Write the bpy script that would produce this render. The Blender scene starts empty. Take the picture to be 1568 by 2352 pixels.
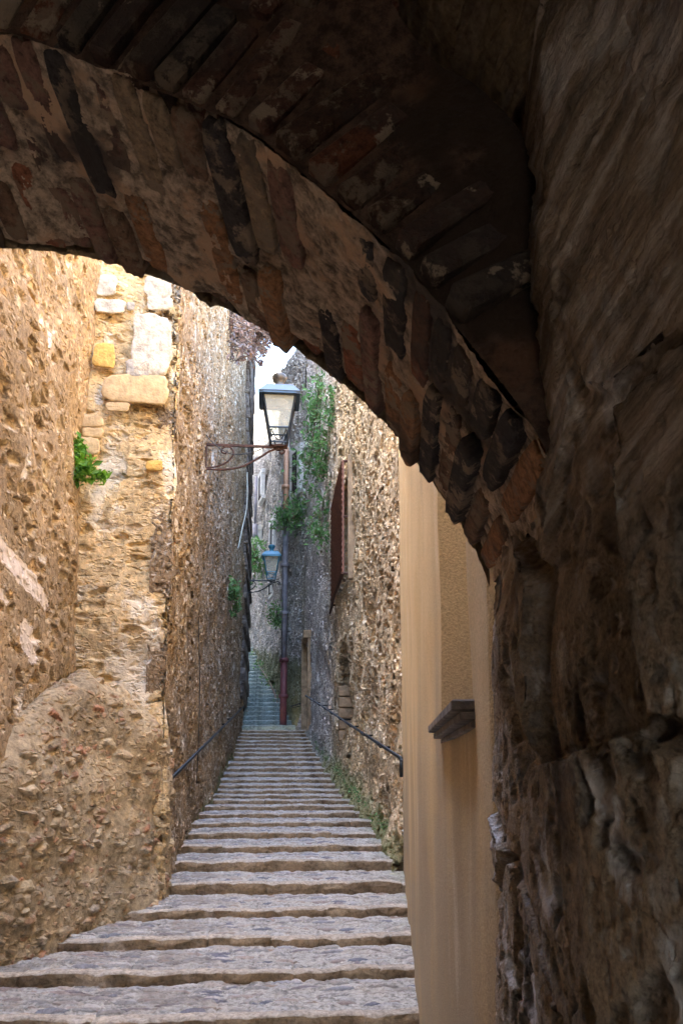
import bpy, bmesh, math, random
import numpy as np
from mathutils import Vector, Matrix
R = math.radians
random.seed(7); rng = np.random.default_rng(7)
sc = bpy.context.scene
COL = sc.collection

# ------------------------------------------------------------------ camera, world, sun, exposure
F = 2352*28/36.0; PITCH = R(9.5); YAW = math.atan((784-625)/F*math.cos(PITCH))
PX, PY = 784, 1465
cam = bpy.data.cameras.new('camera'); co = bpy.data.objects.new('camera', cam); COL.objects.link(co)
cam.sensor_fit = 'VERTICAL'; cam.sensor_height = 36; cam.lens = 28
cam.shift_y = (1465-1176)/2352.0; cam.clip_start = 0.02; cam.clip_end = 2000
co.location = (0, 0, 1.7)
co.rotation_euler = (R(90)+PITCH, 0, -YAW)
cam.dof.use_dof = True; cam.dof.focus_distance = 9.0; cam.dof.aperture_fstop = 28.0
sc.camera = co
SUN_EL, SUN_AZ = R(56), R(-100)          # azimuth from +Y towards +X
w = bpy.data.worlds.new('World'); sc.world = w; w.use_nodes = True
nt = w.node_tree; bg = nt.nodes['Background']
sky = nt.nodes.new('ShaderNodeTexSky'); sky.sky_type = 'NISHITA'; sky.sun_disc = False
sky.sun_elevation = SUN_EL; sky.sun_rotation = SUN_AZ; sky.air_density = 1.0; sky.dust_density = 2.0
nt.links.new(sky.outputs[0], bg.inputs[0]); bg.inputs[1].default_value = 0.15
sl = bpy.data.lights.new('sun', 'SUN'); so = bpy.data.objects.new('sun', sl); COL.objects.link(so)
sl.energy = 3.4; sl.angle = R(0.5); sl.color = (1, .94, .84)
sd = Vector((math.sin(SUN_AZ)*math.cos(SUN_EL), math.cos(SUN_AZ)*math.cos(SUN_EL), math.sin(SUN_EL)))
so.rotation_euler = sd.to_track_quat('Z', 'Y').to_euler(); so.location = (-10, 0, 30)
sc.view_settings.view_transform = 'Standard'; sc.view_settings.look = 'None'
sc.view_settings.gamma = 1; sc.view_settings.exposure = 4.3
try:
    sc.cycles.use_denoising = True; sc.cycles.max_bounces = 10; sc.cycles.diffuse_bounces = 8
except Exception: pass

# ------------------------------------------------------------------ geometry helpers
CW = np.array([0, 0, 1.7])
fw = np.array([math.sin(YAW)*math.cos(PITCH), math.cos(YAW)*math.cos(PITCH), math.sin(PITCH)])
rt = np.array([math.cos(YAW), -math.sin(YAW), 0]); up = np.cross(rt, fw)
def ray(x, y): return fw*F+rt*(x-PX)-up*(y-PY)
def at(x, y, Y):
    d = ray(x, y); return CW+d*(Y/d[1])
def atX(x, y, X):
    d = ray(x, y); return CW+d*(X/d[0])

class SNoise:
    """smooth pseudo noise from sines, any dimension"""
    def __init__(s, dim, n=14, f=1.0, seed=0):
        r = np.random.default_rng(seed); k = r.normal(size=(n, dim)); k /= np.linalg.norm(k, axis=1)[:, None]
        s.k = k*(f*2*np.pi*r.uniform(.6, 1.5, n)[:, None]); s.p = r.uniform(0, 6.28, n); s.n = n
    def __call__(s, P): return np.sin(P@s.k.T+s.p).sum(-1)*math.sqrt(2.0/s.n)*.6

def tag(o, label=None, cat=None, group=None, kind=None):
    if label: o['label'] = label
    if cat: o['category'] = cat
    if group: o['group'] = group
    if kind: o['kind'] = kind
    return o
def empty(name, loc=(0, 0, 0), rz=0):
    o = bpy.data.objects.new(name, None); COL.objects.link(o); o.location = loc; o.rotation_euler[2] = rz
    o.empty_display_size = .1
    return o
def mesh(name, V, Fc, mats, parent=None, smooth=True, mi=None):
    me = bpy.data.meshes.new(name)
    V = np.asarray(V, dtype=np.float32)
    if isinstance(Fc, np.ndarray):
        n, k = Fc.shape
        me.vertices.add(len(V)); me.vertices.foreach_set('co', V.ravel())
        me.loops.add(n*k); me.loops.foreach_set('vertex_index', Fc.astype(np.int32).ravel())
        me.polygons.add(n)
        me.polygons.foreach_set('loop_start', np.arange(0, n*k, k, dtype=np.int32))
        me.polygons.foreach_set('loop_total', np.full(n, k, dtype=np.int32))
        me.update(calc_edges=True)
    else:
        me.from_pydata([tuple(map(float, v)) for v in V], [], [tuple(int(i) for i in f) for f in Fc])
    if not isinstance(mats, (list, tuple)): mats = [mats]
    for m in mats: me.materials.append(m)
    if mi is not None: me.polygons.foreach_set('material_index', np.asarray(mi, dtype=np.int32))
    me.polygons.foreach_set('use_smooth', np.full(len(me.polygons), bool(smooth)))
    me.update()
    o = bpy.data.objects.new(name, me); COL.objects.link(o)
    if parent: o.parent = parent
    return o
def gridfaces(nu, nv):
    i = np.arange(nu-1)[:, None]*nv+np.arange(nv-1)[None]
    return np.stack([i, i+nv, i+nv+1, i+1], -1).reshape(-1, 4)

class MB:
    """collects simple solids into one mesh"""
    def __init__(s): s.V = []; s.F = []; s.M = []
    def add(s, V, Fc, m=0):
        b = len(s.V); s.V += [tuple(map(float, v)) for v in V]; s.F += [tuple(int(i)+b for i in f) for f in Fc]; s.M += [m]*len(Fc)
    def box(s, c, half, rot=None, m=0, bev=.12):
        """box with chamfered edges; c centre, half sizes, rot 3x3"""
        h = np.array(half, float); b = min(h)*bev; V = []; Fc = []
        idx = {}
        for sx in (-1, 1):
            for sy in (-1, 1):
                for sz in (-1, 1):
                    for a in range(3):
                        p = np.array([sx, sy, sz])*(h-b); p[a] = (sx, sy, sz)[a]*h[a]
                        idx[(sx, sy, sz, a)] = len(V); V.append(p)
        S = (-1, 1)
        for a in range(3):
            o1, o2 = (a+1) % 3, (a+2) % 3
            for sa in S:
                q = []
                for s1, s2 in ((-1, -1), (1, -1), (1, 1), (-1, 1)):
                    k = [0, 0, 0]; k[a] = sa; k[o1] = s1; k[o2] = s2; q.append(idx[(*k, a)])
                Fc.append(q if sa > 0 else q[::-1])
            for s1 in S:
                for s2 in S:       # edge along axis a
                    k0 = [0, 0, 0]; k1 = [0, 0, 0]; k0[a] = -1; k1[a] = 1; k0[o1] = k1[o1] = s1; k0[o2] = k1[o2] = s2
                    q = [idx[(*k0, o1)], idx[(*k1, o1)], idx[(*k1, o2)], idx[(*k0, o2)]]
                    Fc.append(q if s1*s2 < 0 else q[::-1])
        for sx in S:
            for sy in S:
                for sz in S:
                    q = [idx[(sx, sy, sz, a)] for a in range(3)]; Fc.append(q if sx*sy*sz > 0 else q[::-1])
        V = np.array(V)
        if rot is not None: V = V@np.array(rot).T
        s.add(V+np.array(c), Fc, m)
    def bar(s, a, b, w, t, upv=(0, 0, 1), m=0, bev=.2):
        a = np.array(a, float); b = np.array(b, float); d = b-a; L = np.linalg.norm(d); d = d/L
        u = np.array(upv, float); x = np.cross(d, u); x /= np.linalg.norm(x); z = np.cross(x, d)
        s.box((a+b)/2, (w/2, L/2, t/2), np.stack([x, d, z], 1), m, bev)
    def tube(s, pts, r, n=8, m=0, cap=True):
        P = np.array(pts, float); N = len(P); rr = np.full(N, r) if np.isscalar(r) else np.array(r)
        T = np.gradient(P, axis=0); T /= np.linalg.norm(T, axis=1)[:, None]+1e-12
        u = np.cross(T[0], (0, 0, 1.0));
        if np.linalg.norm(u) < .1: u = np.cross(T[0], (1.0, 0, 0))
        u /= np.linalg.norm(u); V = []
        for i in range(N):
            u = u-T[i]*(u@T[i]); u /= np.linalg.norm(u); v = np.cross(T[i], u)
            for k in range(n):
                a = 2*math.pi*k/n; V.append(P[i]+rr[i]*(u*math.cos(a)+v*math.sin(a)))
        Fc = [(i*n+k, i*n+(k+1) % n, (i+1)*n+(k+1) % n, (i+1)*n+k) for i in range(N-1) for k in range(n)]
        if cap: Fc += [tuple(range(n))[::-1], tuple((N-1)*n+k for k in range(n))]
        s.add(V, Fc, m)
    def lathe(s, prof, c, n=24, m=0):
        """prof list of (r,z) bottom to top"""
        V = []; c = np.array(c)
        for r, z in prof:
            for k in range(n):
                a = 2*math.pi*k/n; V.append(c+np.array([r*math.cos(a), r*math.sin(a), z]))
        Fc = [(i*n+k, i*n+(k+1) % n, (i+1)*n+(k+1) % n, (i+1)*n+k) for i in range(len(prof)-1) for k in range(n)]
        s.add(V, Fc, m)
    def build(s, name, mats, parent=None, smooth=False):
        return mesh(name, s.V, s.F, mats, parent, smooth, s.M)
def spline(pts, n=40):
    P = np.array(pts, float); d = np.r_[0, np.cumsum(np.linalg.norm(np.diff(P, axis=0), axis=1))]
    m = len(P); t = np.linspace(0, d[-1], n)
    T = np.gradient(P, d, axis=0); i = np.clip(np.searchsorted(d, t, 'right')-1, 0, m-2)
    h = (d[i+1]-d[i]); s = (t-d[i])/h; s = s[:, None]; h = h[:, None]
    return (2*s**3-3*s**2+1)*P[i]+(s**3-2*s**2+s)*h*T[i]+(-2*s**3+3*s**2)*P[i+1]+(s**3-s**2)*h*T[i+1]

# ------------------------------------------------------------------ materials
class NT:
    def __init__(s, name, disp='BOTH'):
        s.m = bpy.data.materials.new(name); s.m.use_nodes = True; s.t = s.m.node_tree
        s.b = s.t.nodes['Principled BSDF']; s.out = s.t.nodes['Material Output']; s.m.displacement_method = disp
        s.oc = s.n('TexCoord').outputs['Object']
    def n(s, k, **kw):
        o = s.t.nodes.new('ShaderNode'+k)
        for a, v in kw.items(): setattr(o, a, v)
        return o
    def L(s, a, b):
        if hasattr(a, 'outputs'): a = a.outputs[0]
        s.t.links.new(a, b)
    def put(s, inp, v):
        if isinstance(v, (int, float)): inp.default_value = v
        elif isinstance(v, tuple): inp.default_value = (*v, 1) if (len(v) == 3 and inp.type == 'RGBA') else v
        else: s.L(v, inp)
    def math(s, op, a, b=0, c=None, clamp=False):
        o = s.n('Math', operation=op, use_clamp=clamp); s.put(o.inputs[0], a); s.put(o.inputs[1], b)
        if c is not None: s.put(o.inputs[2], c)
        return o.outputs[0]
    def vmath(s, op, a, b):
        o = s.n('VectorMath', operation=op); s.put(o.inputs[0], a); s.put(o.inputs[1], b); return o.outputs[0]
    def mapping(s, v, scale=(1, 1, 1), loc=(0, 0, 0), rot=(0, 0, 0)):
        o = s.n('Mapping'); s.put(o.inputs[0], v); o.inputs['Scale'].default_value = scale
        o.inputs['Location'].default_value = loc; o.inputs['Rotation'].default_value = rot; return o.outputs[0]
    def noise(s, v, sc_, det=4, rough=.55, col=False, dist=0):
        o = s.n('TexNoise'); s.put(o.inputs['Vector'], v); o.inputs['Scale'].default_value = sc_
        o.inputs['Detail'].default_value = det; o.inputs['Roughness'].default_value = rough; o.inputs['Distortion'].default_value = dist
        return o.outputs[1 if col else 0]
    def vor(s, v, sc_, feat='F1', smooth=.3):
        o = s.n('TexVoronoi', feature=feat); s.put(o.inputs['Vector'], v); o.inputs['Scale'].default_value = sc_; return o
    def mr(s, v, a, b, c=0, d=1, smooth=True):
        o = s.n('MapRange'); s.put(o.inputs[0], v)
        o.interpolation_type = 'SMOOTHSTEP' if smooth else 'LINEAR'
        for i, q in zip((1, 2, 3, 4), (a, b, c, d)): o.inputs[i].default_value = q
        return o.outputs[0]
    def ramp(s, v, cols, pos=None, const=False):
        o = s.n('ValToRGB'); s.put(o.inputs[0], v); r = o.color_ramp; n = len(cols)
        if const: r.interpolation = 'CONSTANT'
        pos = pos or [i/(n-1 if not const else n) for i in range(n)]
        while len(r.elements) < n: r.elements.new(.5)
        for e, c, p in zip(r.elements, cols, pos): e.position = p; e.color = (*c, 1)
        return o.outputs[0]
    def mix(s, f, a, b, mode='MIX'):
        o = s.n('Mix', data_type='RGBA', blend_type=mode); s.put(o.inputs[0], f); s.put(o.inputs[6], a); s.put(o.inputs[7], b)
        return o.outputs[2]
    def warp(s, v, sc_, amt):
        n = s.noise(v, sc_, 3, .5, col=True); n = s.vmath('SUBTRACT', n, (.5, .5, .5))
        o = s.n('VectorMath', operation='SCALE'); s.L(n, o.inputs[0]); o.inputs[3].default_value = amt
        return s.vmath('ADD', v, o.outputs[0])
    def sep(s, v):
        o = s.n('SeparateXYZ'); s.L(v, o.inputs[0]); return o.outputs
    def finish(s, col, rough=.9, height=None, dscale=.02, mid=.0, spec=.25):
        s.put(s.b.inputs['Base Color'], col); s.put(s.b.inputs['Roughness'], rough)
        s.b.inputs['Specular IOR Level'].default_value = spec
        if height is not None:
            d = s.n('Displacement'); s.put(d.inputs['Height'], height); d.inputs['Midlevel'].default_value = mid
            d.inputs['Scale'].default_value = dscale; s.L(d, s.out.inputs['Displacement'])
        return s.m

def rubble(name, stones, mortar, S=8, sc_=(1, 1, 1.5), disp=.03, cut=.3, lime=None, limecol=(.62, .58, .52), stain=None,
           staincol=(.05, .04, .035), S2=2.6, rot=(0, 0, 0), moss=None, val=1.0, mid=.25, edge=(.04, .22), fine=26, slim=.5, offs=(0, 0, 0), moss_z=None, scars=None, streak=False, greyfar=False):
    k = NT(name); v = k.mapping(k.oc, sc_, offs, rot); w1 = k.warp(v, S*.6, .85/S)
    v1 = k.vor(w1, S); e1 = k.vor(w1, S, 'DISTANCE_TO_EDGE').outputs[0]; c1 = k.n('SeparateColor'); k.L(v1.outputs['Color'], c1.inputs[0])
    w2 = k.warp(v, S*S2*.5, .6/(S*S2)); v2 = k.vor(w2, S*S2); e2 = k.vor(w2, S*S2, 'DISTANCE_TO_EDGE').outputs[0]
    c2 = k.n('SeparateColor'); k.L(v2.outputs['Color'], c2.inputs[0])
    m1 = k.math('MULTIPLY', k.mr(e1, edge[0], edge[1]), k.mr(c1.outputs[0], cut, cut+.08))
    m2 = k.math('MULTIPLY', k.mr(e2, edge[0], edge[1]*1.1), k.mr(c2.outputs[0], .45, .52))
    nf = k.noise(k.oc, fine, 8, .74); nm = k.noise(k.oc, 3.1, 5, .6); nl = k.noise(k.oc, .8, 4, .6)
    st1 = k.ramp(c1.outputs[1], stones); st2 = k.ramp(c2.outputs[1], stones)
    mo = k.ramp(k.math('ADD', k.math('MULTIPLY', nm, .6), k.math('MULTIPLY', nf, .4)), [tuple(q*.62 for q in mortar), mortar, tuple(min(1, q*1.35) for q in mortar)], [.3, .5, .72])
    col = k.mix(k.math('MULTIPLY', m2, .85), mo, st2); col = k.mix(m1, col, st1)
    # broad warm/cool drift and fine speckle
    col = k.mix(1.0, col, k.ramp(nl, [(.72, .7, .68), (1, 1, 1), (1.22, 1.16, 1.04)], [.3, .5, .7]), 'MULTIPLY')
    col = k.mix(1.0, col, k.ramp(nf, [(.5, .48, .46), (1, 1, 1), (1.4, 1.38, 1.34)], [.32, .5, .7]), 'MULTIPLY')
    h = k.math('ADD', k.math('MULTIPLY', k.math('MULTIPLY', m1, k.math('SQRT', k.math('MULTIPLY', e1, 2))), k.math('ADD', .5, k.math('MULTIPLY', c1.outputs[2], .9))), k.math('MULTIPLY', m2, .22))
    h = k.math('ADD', h, k.math('MULTIPLY', nf, .5)); h = k.math('ADD', h, k.math('MULTIPLY', nm, .5))
    if lime:
        lo, hi, ls = lime
        ln = k.noise(k.mapping(k.oc, (1, 1, .7), (3.1, 7.7, 1.3)), ls, 6, .62); lm = k.mr(ln, lo, hi)
        lc = k.ramp(k.noise(k.oc, 9, 5, .65), [tuple(q*.6 for q in limecol), limecol, tuple(min(1, q*1.15) for q in limecol)], [.3, .48, .65])
        col = k.mix(lm, col, lc); h = k.math('ADD', h, k.math('MULTIPLY', lm, .25))
    for (ya, za, yb, zb, wd) in (scars or []):       # old plaster still clinging to the wall: axis in the (Y, Z) plane, half width
        s_ = k.sep(k.oc); L_ = math.hypot(yb-ya, zb-za); ca, sa = (yb-ya)/L_, (zb-za)/L_; cy, cz = (ya+yb)/2, (za+zb)/2
        dy = k.math('SUBTRACT', s_[1], cy); dz = k.math('SUBTRACT', s_[2], cz)
        a_ = k.math('DIVIDE', k.math('ADD', k.math('MULTIPLY', dy, ca), k.math('MULTIPLY', dz, sa)), L_/2)
        b_ = k.math('DIVIDE', k.math('SUBTRACT', k.math('MULTIPLY', dz, ca), k.math('MULTIPLY', dy, sa)), wd)
        rr = k.math('ADD', k.math('ADD', k.math('MULTIPLY', a_, a_), k.math('MULTIPLY', b_, b_)), k.math('MULTIPLY', k.math('SUBTRACT', k.noise(k.oc, 7, 6, .7), .5), 2.4))
        sm_ = k.mr(rr, .8, .95, 1, 0)
        col = k.mix(sm_, col, k.ramp(k.noise(k.oc, 14, 6, .7), [(.42, .35, .30), (.66, .58, .52), (.74, .68, .63)], [.3, .5, .7])); h = k.math('ADD', k.math('MULTIPLY', h, k.math('SUBTRACT', 1, k.math('MULTIPLY', sm_, .6))), k.math('MULTIPLY', sm_, .55))
    if stain:
        lo, hi, ls = stain
        sn = k.mr(k.noise(k.mapping(k.oc, (1, 1, slim), (8.1, 2.7, 5.3)), ls, 6, .65), lo, hi)
        col = k.mix(k.math('MULTIPLY', sn, .85), col, staincol)
    if moss_z:          # moss on the foot of the wall, following the sloping ground
        g0, slope, hh = moss_z
        s_ = k.sep(k.oc); zz = k.math('SUBTRACT', s_[2], k.math('ADD', g0, k.math('MULTIPLY', s_[1], slope)))
        mm = k.math('ADD', k.mr(zz, 0, hh, 1, 0), k.math('MULTIPLY', k.math('SUBTRACT', k.noise(k.oc, 4, 5, .7), .5), 1.6))
        col = k.mix(k.math('MULTIPLY', k.mr(mm, .5, .9), .75), col, (.13, .15, .06))
    if greyfar:         # honey colour is pulled towards grey farther up the alley
        s_ = k.sep(k.oc); gy = k.mr(k.math('ADD', s_[1], k.math('MULTIPLY', k.math('SUBTRACT', nm, .5), 6)), 13, 17.5)
        bw = k.n('RGBToBW'); k.L(col, bw.inputs[0]); gcol = k.mix(1.0, bw.outputs[0], (1.12, 1.1, 1.12), 'MULTIPLY'); col = k.mix(k.math('MULTIPLY', gy, .75), col, gcol)
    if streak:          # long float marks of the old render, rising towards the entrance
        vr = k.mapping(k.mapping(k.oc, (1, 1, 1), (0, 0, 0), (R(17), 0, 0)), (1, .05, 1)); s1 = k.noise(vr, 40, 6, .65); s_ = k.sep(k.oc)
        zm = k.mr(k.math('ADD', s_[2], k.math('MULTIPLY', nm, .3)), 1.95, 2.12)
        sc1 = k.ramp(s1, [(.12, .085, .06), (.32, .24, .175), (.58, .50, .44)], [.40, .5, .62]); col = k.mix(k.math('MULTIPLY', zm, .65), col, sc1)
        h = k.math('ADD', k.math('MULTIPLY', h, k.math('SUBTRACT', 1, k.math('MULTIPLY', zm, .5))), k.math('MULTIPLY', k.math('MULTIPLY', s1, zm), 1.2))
    if val != 1: col = k.mix(1.0, col, (val, val, val), 'MULTIPLY')
    return k.finish(col, .92, h, disp, mid)

STO = [(.38, .27, .15), (.56, .44, .27), (.68, .57, .40), (.46, .38, .28), (.62, .45, .24), (.70, .64, .55)]
M = {}
M['left'] = rubble('rubble near', [(.22, .155, .09), (.42, .32, .20), (.56, .46, .32), (.33, .24, .15), (.64, .57, .46), (.50, .31, .12)], (.34, .25, .155), 8, (1.5, .8, 1.3), .035, .45, lime=(.61, .67, 2.6), limecol=(.64, .57, .49), S2=2.3, scars=[(*atX(-10, 1205, -1.52)[1:], *atX(128, 1405, -1.52)[1:], .085), (*atX(62, 1425, -1.52)[1:], *atX(98, 1520, -1.52)[1:], .11), (*atX(-20, 1880, -1.52)[1:], *atX(25, 1985, -1.52)[1:], .09), (*atX(-10, 1340, -1.52)[1:], *atX(40, 1380, -1.52)[1:], .04)])
M['pier'] = rubble('rubble golden', [(.54, .38, .18), (.62, .47, .25), (.72, .61, .42), (.46, .35, .22)], (.60, .45, .25), 6, (1.1, 1, 2.2), .045, .55, lime=(.52, .62, 2.8), limecol=(.72, .64, .50), fine=15)
M['butt'] = rubble('rubble buttress', [(.48, .37, .22), (.38, .29, .19), (.58, .48, .32), (.40, .20, .12), (.42, .39, .31)], (.40, .32, .21), 8, (1, 1, 1.6), .034, .58, S2=2.2, fine=20)
M['alleyL'] = rubble('rubble brown', [(.20, .14, .08), (.34, .26, .17), (.50, .42, .32), (.60, .54, .46), (.28, .20, .12)], (.26, .19, .12), 11, (1, .75, .9), .05, .25, lime=(.60, .66, 2.2), limecol=(.60, .55, .48), moss_z=(-.25, .13, .5))
M['alleyR'] = rubble('rubble honey', STO, (.44, .34, .22), 7, (1, .8, 1.35), .08, .2, val=1.4, moss_z=(-.1, .13, .7), greyfar=True)
M['far'] = rubble('rubble grey', [(.36, .34, .32), (.52, .50, .47), (.70, .68, .64), (.42, .43, .45), (.60, .56, .50)], (.38, .36, .34), 8, (1, .8, 1.25), .07, .2, moss_z=(-.1, .2, 1.2))
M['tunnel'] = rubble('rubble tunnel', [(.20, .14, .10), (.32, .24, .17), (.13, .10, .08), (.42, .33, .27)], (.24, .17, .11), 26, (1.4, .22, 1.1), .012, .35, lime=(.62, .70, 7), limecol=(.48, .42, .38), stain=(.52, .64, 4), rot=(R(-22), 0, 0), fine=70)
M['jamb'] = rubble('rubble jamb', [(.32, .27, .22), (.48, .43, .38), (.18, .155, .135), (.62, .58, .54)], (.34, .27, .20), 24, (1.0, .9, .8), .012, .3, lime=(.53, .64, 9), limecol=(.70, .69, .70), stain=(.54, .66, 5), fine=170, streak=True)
M['quoin'] = rubble('grey quoins', [(.17, .15, .13), (.24, .21, .18)], (.12, .10, .09), 3.5, (1, 1, 1.6), .03, .1)

def mortar_mat(name, base, dark, th, disp=.008, S=1.0):
    k = NT(name); n1 = k.noise(k.oc, 45*S, 6, .7); n2 = k.noise(k.oc, 9*S, 5, .65); n3 = k.noise(k.mapping(k.oc, (1, 1, 1), (4, 2, 9)), 3.2*S, 4, .6)
    c = k.ramp(n1, [tuple(q*.45 for q in base), base, tuple(min(1, q*1.6) for q in base)], [.41, .5, .6])
    c = k.mix(k.mr(n2, .52, .62), c, tuple(min(1, q*a) for q, a in zip(base, (1.5, 1.3, 1.15))))
    c = k.mix(k.math('MULTIPLY', k.mr(n3, th, th+.07), .9), c, dark)
    h = k.math('ADD', n1, k.math('MULTIPLY', n2, 1.6)); return k.finish(c, .95, h, disp, 1.3)
M['mortar'] = mortar_mat('arch mortar', (.40, .31, .235), (.06, .05, .05), .56, .012)
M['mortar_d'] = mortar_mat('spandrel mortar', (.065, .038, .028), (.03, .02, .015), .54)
def brick_mat(name, c, sp=.5):
    k = NT(name, 'BUMP'); n1 = k.noise(k.oc, 75, 6, .75); n2 = k.noise(k.oc, 22, 6, .7)
    col = k.ramp(n1, [tuple(q*.35 for q in c), c, tuple(min(1, q*1.5) for q in c)], [.34, .5, .66])
    col = k.mix(k.math('MULTIPLY', k.mr(n2, .5, .58), sp), col, (.27, .205, .15))
    n3 = k.noise(k.mapping(k.oc, (1, 1, 1), (4, 2, 9)), 3.2, 4, .6); col = k.mix(k.math('MULTIPLY', k.mr(n3, .50, .60), .75), col, (.05, .042, .04))
    n4 = k.noise(k.mapping(k.oc, (1, 1, 1), (1, 7, 3)), 11, 6, .7); col = k.mix(k.mr(n4, .56, .6), col, (.30, .23, .17))
    return k.finish(col, .9, k.math('ADD', n1, n2), .01, .5)
M['bricks'] = [brick_mat('brick red', (.30, .12, .07)), brick_mat('brick plum', (.24, .13, .10), .7), brick_mat('brick tan', (.32, .23, .15), .8),
               brick_mat('brick soot', (.055, .045, .045), .8), brick_mat('brick orange', (.34, .17, .085), .6), brick_mat('brick brown', (.2, .12, .08), .8)]

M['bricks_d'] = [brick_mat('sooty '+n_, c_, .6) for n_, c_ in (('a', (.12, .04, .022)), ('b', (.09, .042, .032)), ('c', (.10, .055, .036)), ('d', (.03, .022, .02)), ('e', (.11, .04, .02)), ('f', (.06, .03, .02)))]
def stucco(name, base, disp=.0):
    k = NT(name, 'BUMP'); st = k.noise(k.mapping(k.oc, (2.2, 2.2, .14)), 1.3, 4, .5); n1 = k.noise(k.oc, 130, 4, .7); n2 = k.noise(k.oc, 1.4, 5, .55)
    c = k.ramp(st, [tuple(q*.93 for q in base), base, tuple(min(1, q*a) for q, a in zip(base, (1.05, 1.055, 1.065)))], [.35, .5, .66])
    s_ = k.sep(k.oc); low_z = k.math('ADD', s_[2], k.math('MULTIPLY', k.math('SUBTRACT', st, .5), 2.2))
    c = k.mix(k.math('MULTIPLY', k.mr(low_z, 1.0, 2.3, 1, 0), .75), c, (.29, .235, .17))  # greyer brown towards the bottom, with an uneven edge
    c = k.mix(k.math('MULTIPLY', k.mr(n2, .5, .62), .35), c, tuple(q*a for q, a in zip(base, (.85, .78, .66))))
    n4 = k.noise(k.mapping(k.oc, (1, 1, .45), (5, 5, 5)), 3.4, 7, .7); c = k.mix(k.math('MULTIPLY', k.mr(n4, .54, .68), .4), c, (.36, .27, .17))
    n5 = k.noise(k.mapping(k.oc, (1, 1, .3), (1, 9, 5)), 2.6, 6, .65); c = k.mix(k.math('MULTIPLY', k.mr(n5, .56, .7), .35), c, (.72, .62, .48))
    c = k.mix(1.0, c, k.ramp(n1, [(.72, .71, .7), (1, 1, 1), (1.2, 1.2, 1.2)], [.3, .5, .7]), 'MULTIPLY')
    return k.finish(c, .9, k.math('ADD', n1, k.math('MULTIPLY', n2, 4)), .004, .5)
M['stucco'] = stucco('ochre stucco', (.62, .46, .25))

def tread_mat(name, stones, mort, S, warmx=True, disp=.018):
    k = NT(name); v = k.mapping(k.oc, (.5, 1.7, 1)); w1 = k.warp(v, S*.5, .5/S)
    v1 = k.vor(w1, S); e1 = k.vor(w1, S, 'DISTANCE_TO_EDGE').outputs[0]; c1 = k.n('SeparateColor'); k.L(v1.outputs['Color'], c1.inputs[0])
    m1 = k.math('MULTIPLY', k.mr(e1, .02, .12), k.mr(c1.outputs[0], .3, .4)); nf = k.noise(k.oc, 40, 5, .7); nm = k.noise(k.oc, 4, 5, .6)
    c = k.mix(m1, k.ramp(nf, [tuple(q*.5 for q in mort), mort, tuple(q*1.3 for q in mort)], [.3, .5, .7]), k.ramp(c1.outputs[1], stones))
    c = k.mix(1.0, c, k.ramp(nf, [(.7, .7, .7), (1, 1, 1), (1.25, 1.25, 1.25)], [.3, .5, .7]), 'MULTIPLY')
    s_ = k.sep(k.oc); a = k.math('ADD', k.math('SUBTRACT', s_[0], .12), k.math('MULTIPLY', k.math('SUBTRACT', nm, .5), .9))
    c = k.mix(k.math('MULTIPLY', k.mr(nm, .52, .62), .45), c, (.52, .46, .38)); c = k.mix(k.math('MULTIPLY', k.mr(k.noise(k.oc, 1.7, 4, .6), .52, .64), .6), c, (.22, .185, .15))
    c = k.mix(k.math('MULTIPLY', k.mr(a, .72, 1.12), .5), c, (.27, .30, .19))
    h = k.math('ADD', k.math('MULTIPLY', m1, k.math('SQRT', e1)), k.math('ADD', k.math('MULTIPLY', nf, .55), k.math('MULTIPLY', nm, .6)))
    return k.finish(c, k.ramp(nm, [(.5,)*3, (.8,)*3]), h, disp, .4, .4)
M['tread'] = tread_mat('cobbled tread', [(.20, .19, .18), (.38, .36, .335), (.56, .53, .49), (.15, .16, .20), (.36, .28, .23), (.42, .41, .40)], (.40, .375, .33), 15, disp=.03)
M['riser'] = rubble('step riser', [(.24, .17, .105), (.34, .26, .165), (.18, .125, .08), (.38, .30, .21)], (.22, .16, .10), 6, (.45, 1, 1.0), .02, .1, S2=3.5, fine=34)
M['nosing'] = rubble('step nosing', [(.46, .40, .33), (.38, .33, .27), (.56, .50, .43)], (.42, .36, .29), 5, (.6, 1, 1.0), .007, .1, S2=4, fine=40)
M['tread2'] = rubble('bluegreen block tread', [(.44, .48, .47), (.54, .58, .56), (.36, .42, .40)], (.32, .36, .34), 4, (.7, 1, 1), .015, .1)  # blue-green grey blocks, treads paler than risers
M['riser2'] = rubble('bluegreen block riser', [(.20, .26, .26), (.27, .33, .32), (.15, .20, .20)], (.15, .19, .18), 3.2, (.7, 1, 1), .02, .1)

def plain(name, c, rough=.5, metal=0, var=.3, nsc=20, bump=.001, spec=.5):
    k = NT(name, 'BUMP'); n = k.noise(k.oc, nsc, 5, .65)
    col = k.ramp(n, [tuple(q*(1-var) for q in c), c, tuple(min(1, q*(1+var)) for q in c)], [.35, .5, .66])
    k.b.inputs['Metallic'].default_value = metal
    return k.finish(col, rough, n, bump, .5, spec)
M['iron'] = plain('black iron', (.03, .035, .04), .45, .6)
M['rust'] = plain('rusted iron', (.075, .035, .024), .85, .1, .5, 30)
M['rust2'] = plain('red rust', (.24, .11, .075), .85, .1, .4, 30)
M['lampblue'] = plain('blue black paint', (.035, .06, .085), .35, .2, .15)
M['lampteal'] = plain('teal paint', (.03, .17, .26), .35, .2, .15)
M['bronze'] = plain('bronze finial', (.10, .08, .06), .45, .6)
M['reflector'] = plain('reflector', (.50, .46, .36), .5, .0, .12, 6)
M['copper'] = plain('copper pipe', (.45, .26, .16), .6, .1, .2, 8)
M['zinc'] = plain('grey pipe', (.22, .21, .24), .6, .1, .3, 6)
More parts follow.
